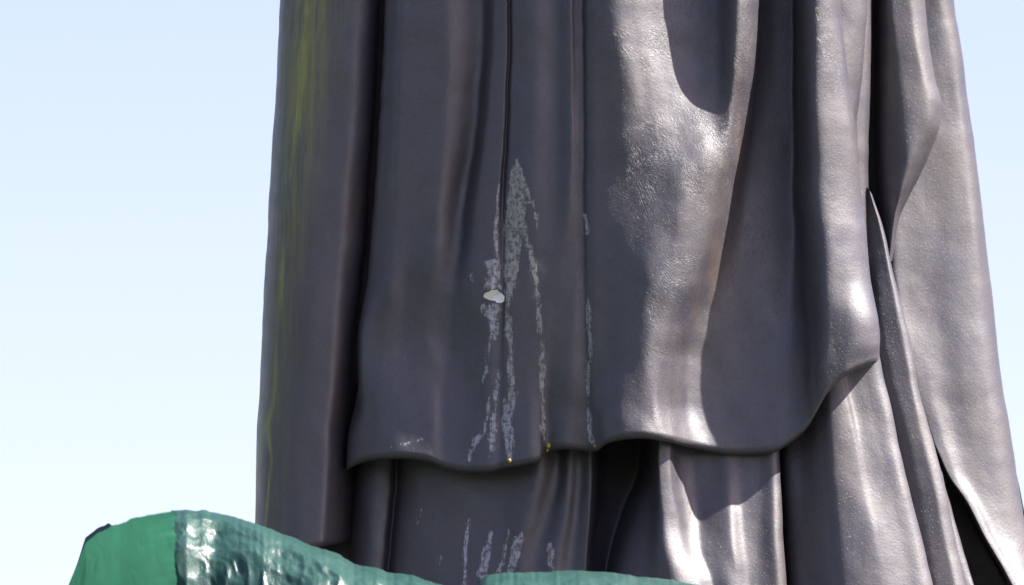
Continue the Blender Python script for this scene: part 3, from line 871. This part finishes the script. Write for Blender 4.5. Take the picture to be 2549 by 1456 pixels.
SIL_MAIN = [(424, 1271), (440, 1269), (462, 1268), (490, 1270), (520, 1272), (560, 1280), (600, 1290), (640, 1303), (672, 1316), (700, 1328), (735, 1340), (760, 1351), (790, 1362),
            (820, 1371), (845, 1381), (860, 1392), (880, 1402), (900, 1408), (940, 1414), (962, 1423), (1000, 1428), (1030, 1433), (1060, 1443), (1095, 1456), (1140, 1468), (1180, 1472), (1230, 1480)]
PROF = [(-1, 500, -330), (-0.5, 90, -240), (-0.2, 18, -100), (0, 0, 0), (0.25, 14, 110), (0.5, 55, 215), (0.8, 130, 310), (1.2, 380, 390), (1.6, 800, 420)]
tarp_sheet('tarpaulin_sheet', SIL_MAIN, [(424, 610), (1230, 690)], PROF, 330, 170, TARP, 0.7, 5, [(466, 76, 44), (655, 90, 18), (800, 60, 14), (905, 50, 12)])
SIL_R = [(1150, 1500), (1185, 1458), (1196, 1444), (1212, 1432), (1240, 1427), (1265, 1424), (1300, 1426), (1340, 1425), (1380, 1421), (1430, 1419), (1470, 1423), (1500, 1422), (1530, 1424), (1560, 1430),
         (1600, 1436), (1640, 1440), (1690, 1446), (1740, 1455), (1800, 1468), (1900, 1490), (2100, 1540)]
tarp_sheet('tarpaulin_sheet', SIL_R, [(1150, 640), (2100, 520)], PROF, 300, 150, TARP, 0.65, 9, [(1470, 60, 20), (1555, 50, 24)])
# thin flap leaning out on the left, lit from behind
SIL_F = [(165, 1470), (190, 1410), (214, 1350), (240, 1330), (262, 1318), (276, 1309), (292, 1306), (330, 1290), (372, 1281), (410, 1274), (436, 1270)]
tarp_sheet('tarpaulin_flap', SIL_F, [(165, 660), (300, 800), (436, 920)], [(0, 0, 0), (0.3, 40, -6), (0.7, 130, -22), (1, 420, -60)], 140, 120, TARP_FLAP, 0.3, 13)
SIL_B = [(150, 1500), (168, 1460), (190, 1408), (213, 1336), (240, 1318), (270, 1301), (290, 1312), (310, 1330)]
tarp_sheet('tarpaulin_corner', SIL_B, [(150, 400), (310, 470)], [(-0.3, 60, -60), (0, 0, 0), (0.3, 40, 3), (0.7, 130, 0), (1, 420, -10)], 80, 80, TARP, 0.15, 17)

# ------------------------------------------------------------------ pedestal, ground, trees
pz = float(at(1500, 1800, -300)[2])
fz = float(at(1000, 1800, 900)[2])
ped = thing('pedestal', 'grey granite pedestal below the bronze statue', 'pedestal', (0.2, 0.3, 0))


def box(name, x0, x1, y0, y1, z0, z1, mat, parent=None, bev=0.02):
    v = [(x0, y0, z0), (x1, y0, z0), (x1, y1, z0), (x0, y1, z0), (x0, y0, z1), (x1, y0, z1), (x1, y1, z1), (x0, y1, z1)]
    f = [(0, 3, 2, 1), (4, 5, 6, 7), (0, 1, 5, 4), (1, 2, 6, 5), (2, 3, 7, 6), (3, 0, 4, 7)]
    o = mesh_obj(name, v, f, mat, parent, smooth=False)
    md = o.modifiers.new('bevel', 'BEVEL')
    md.width = bev
    md.segments = 2
    return o


box('cap', -1.5, 1.4, -1.15, 1.2, pz - 0.30, pz - 0.02, STONE, ped)
box('shaft', -1.25, 1.15, -0.95, 1.0, 0.45, pz - 0.303, STONE, ped)
box('plinth', -1.7, 1.6, -1.35, 1.4, -0.05, 0.447, STONE, ped)

g = mesh_obj('lawn', [(-2000, -2000, 0), (2000, -2000, 0), (2000, 2000, 0), (-2000, 2000, 0)], [(0, 1, 2, 3)], LAWN, smooth=False)
g['kind'] = 'structure'

rng = random.Random(3)


def leaf_mesh(h):
    vs_, fs = [], []
    lobes = [(rng.uniform(-2, 2), rng.uniform(-2, 2), h * rng.uniform(0.4, 0.95), rng.uniform(1.0, 1.9)) for _ in range(16)]
    for _ in range(5000):
        lx, ly, lz, lr = rng.choice(lobes)
        a, t = rng.uniform(0, 2 * math.pi), math.acos(rng.uniform(-1, 1))
        r = lr * rng.uniform(0.6, 1.0)
        c = Vector((lx + r * math.sin(t) * math.cos(a), ly + r * math.sin(t) * math.sin(a), lz + 0.8 * r * math.cos(t)))
        e1 = Vector((rng.uniform(-1, 1), rng.uniform(-1, 1), rng.uniform(-1, 1))).normalized() * 0.16
        e2 = e1.orthogonal().normalized() * 0.1
        i = len(vs_)
        vs_ += [c - e1, c + e2, c + e1, c - e2]
        fs.append((i, i + 1, i + 2, i + 3))
    return vs_, fs


def trunk_mesh(h):
    vs_, fs = [], []
    n = 8
    for i in range(7):
        z = h * 0.8 * i / 6
        r = 0.28 * (1 - 0.8 * i / 6)
        for j in range(n):
            a = 2 * math.pi * j / n
            vs_.append((r * math.cos(a) + 0.1 * math.sin(i), r * math.sin(a), z))
    for i in range(6):
        for j in range(n):
            fs.append((i * n + j, i * n + (j + 1) % n, (i + 1) * n + (j + 1) % n, (i + 1) * n + j))
    return vs_, fs


crown0 = trunk0 = None
for i, (x, y, hh, lab) in enumerate(((-13, 4, 1.0, 'leafy green tree on the lawn left of the statue'), (-15, -9, 1.15, 'tall leafy tree on the lawn left of the camera'),
                                     (4.75, 38, 1.0, 'distant leafy tree behind the right edge of the statue'))):
    t = thing('leafy_tree', lab, 'tree', (x, y, 0))
    t.scale = (hh, hh, hh)
    if crown0 is None:
        crown0 = mesh_obj('crown', *leaf_mesh(8.0), LEAF, t, smooth=False)
        trunk0 = mesh_obj('trunk', *trunk_mesh(8.0), BARK, t)
    else:
        for s_ in (crown0, trunk0):
            c = s_.copy()
            COL.objects.link(c)
            c.parent = t
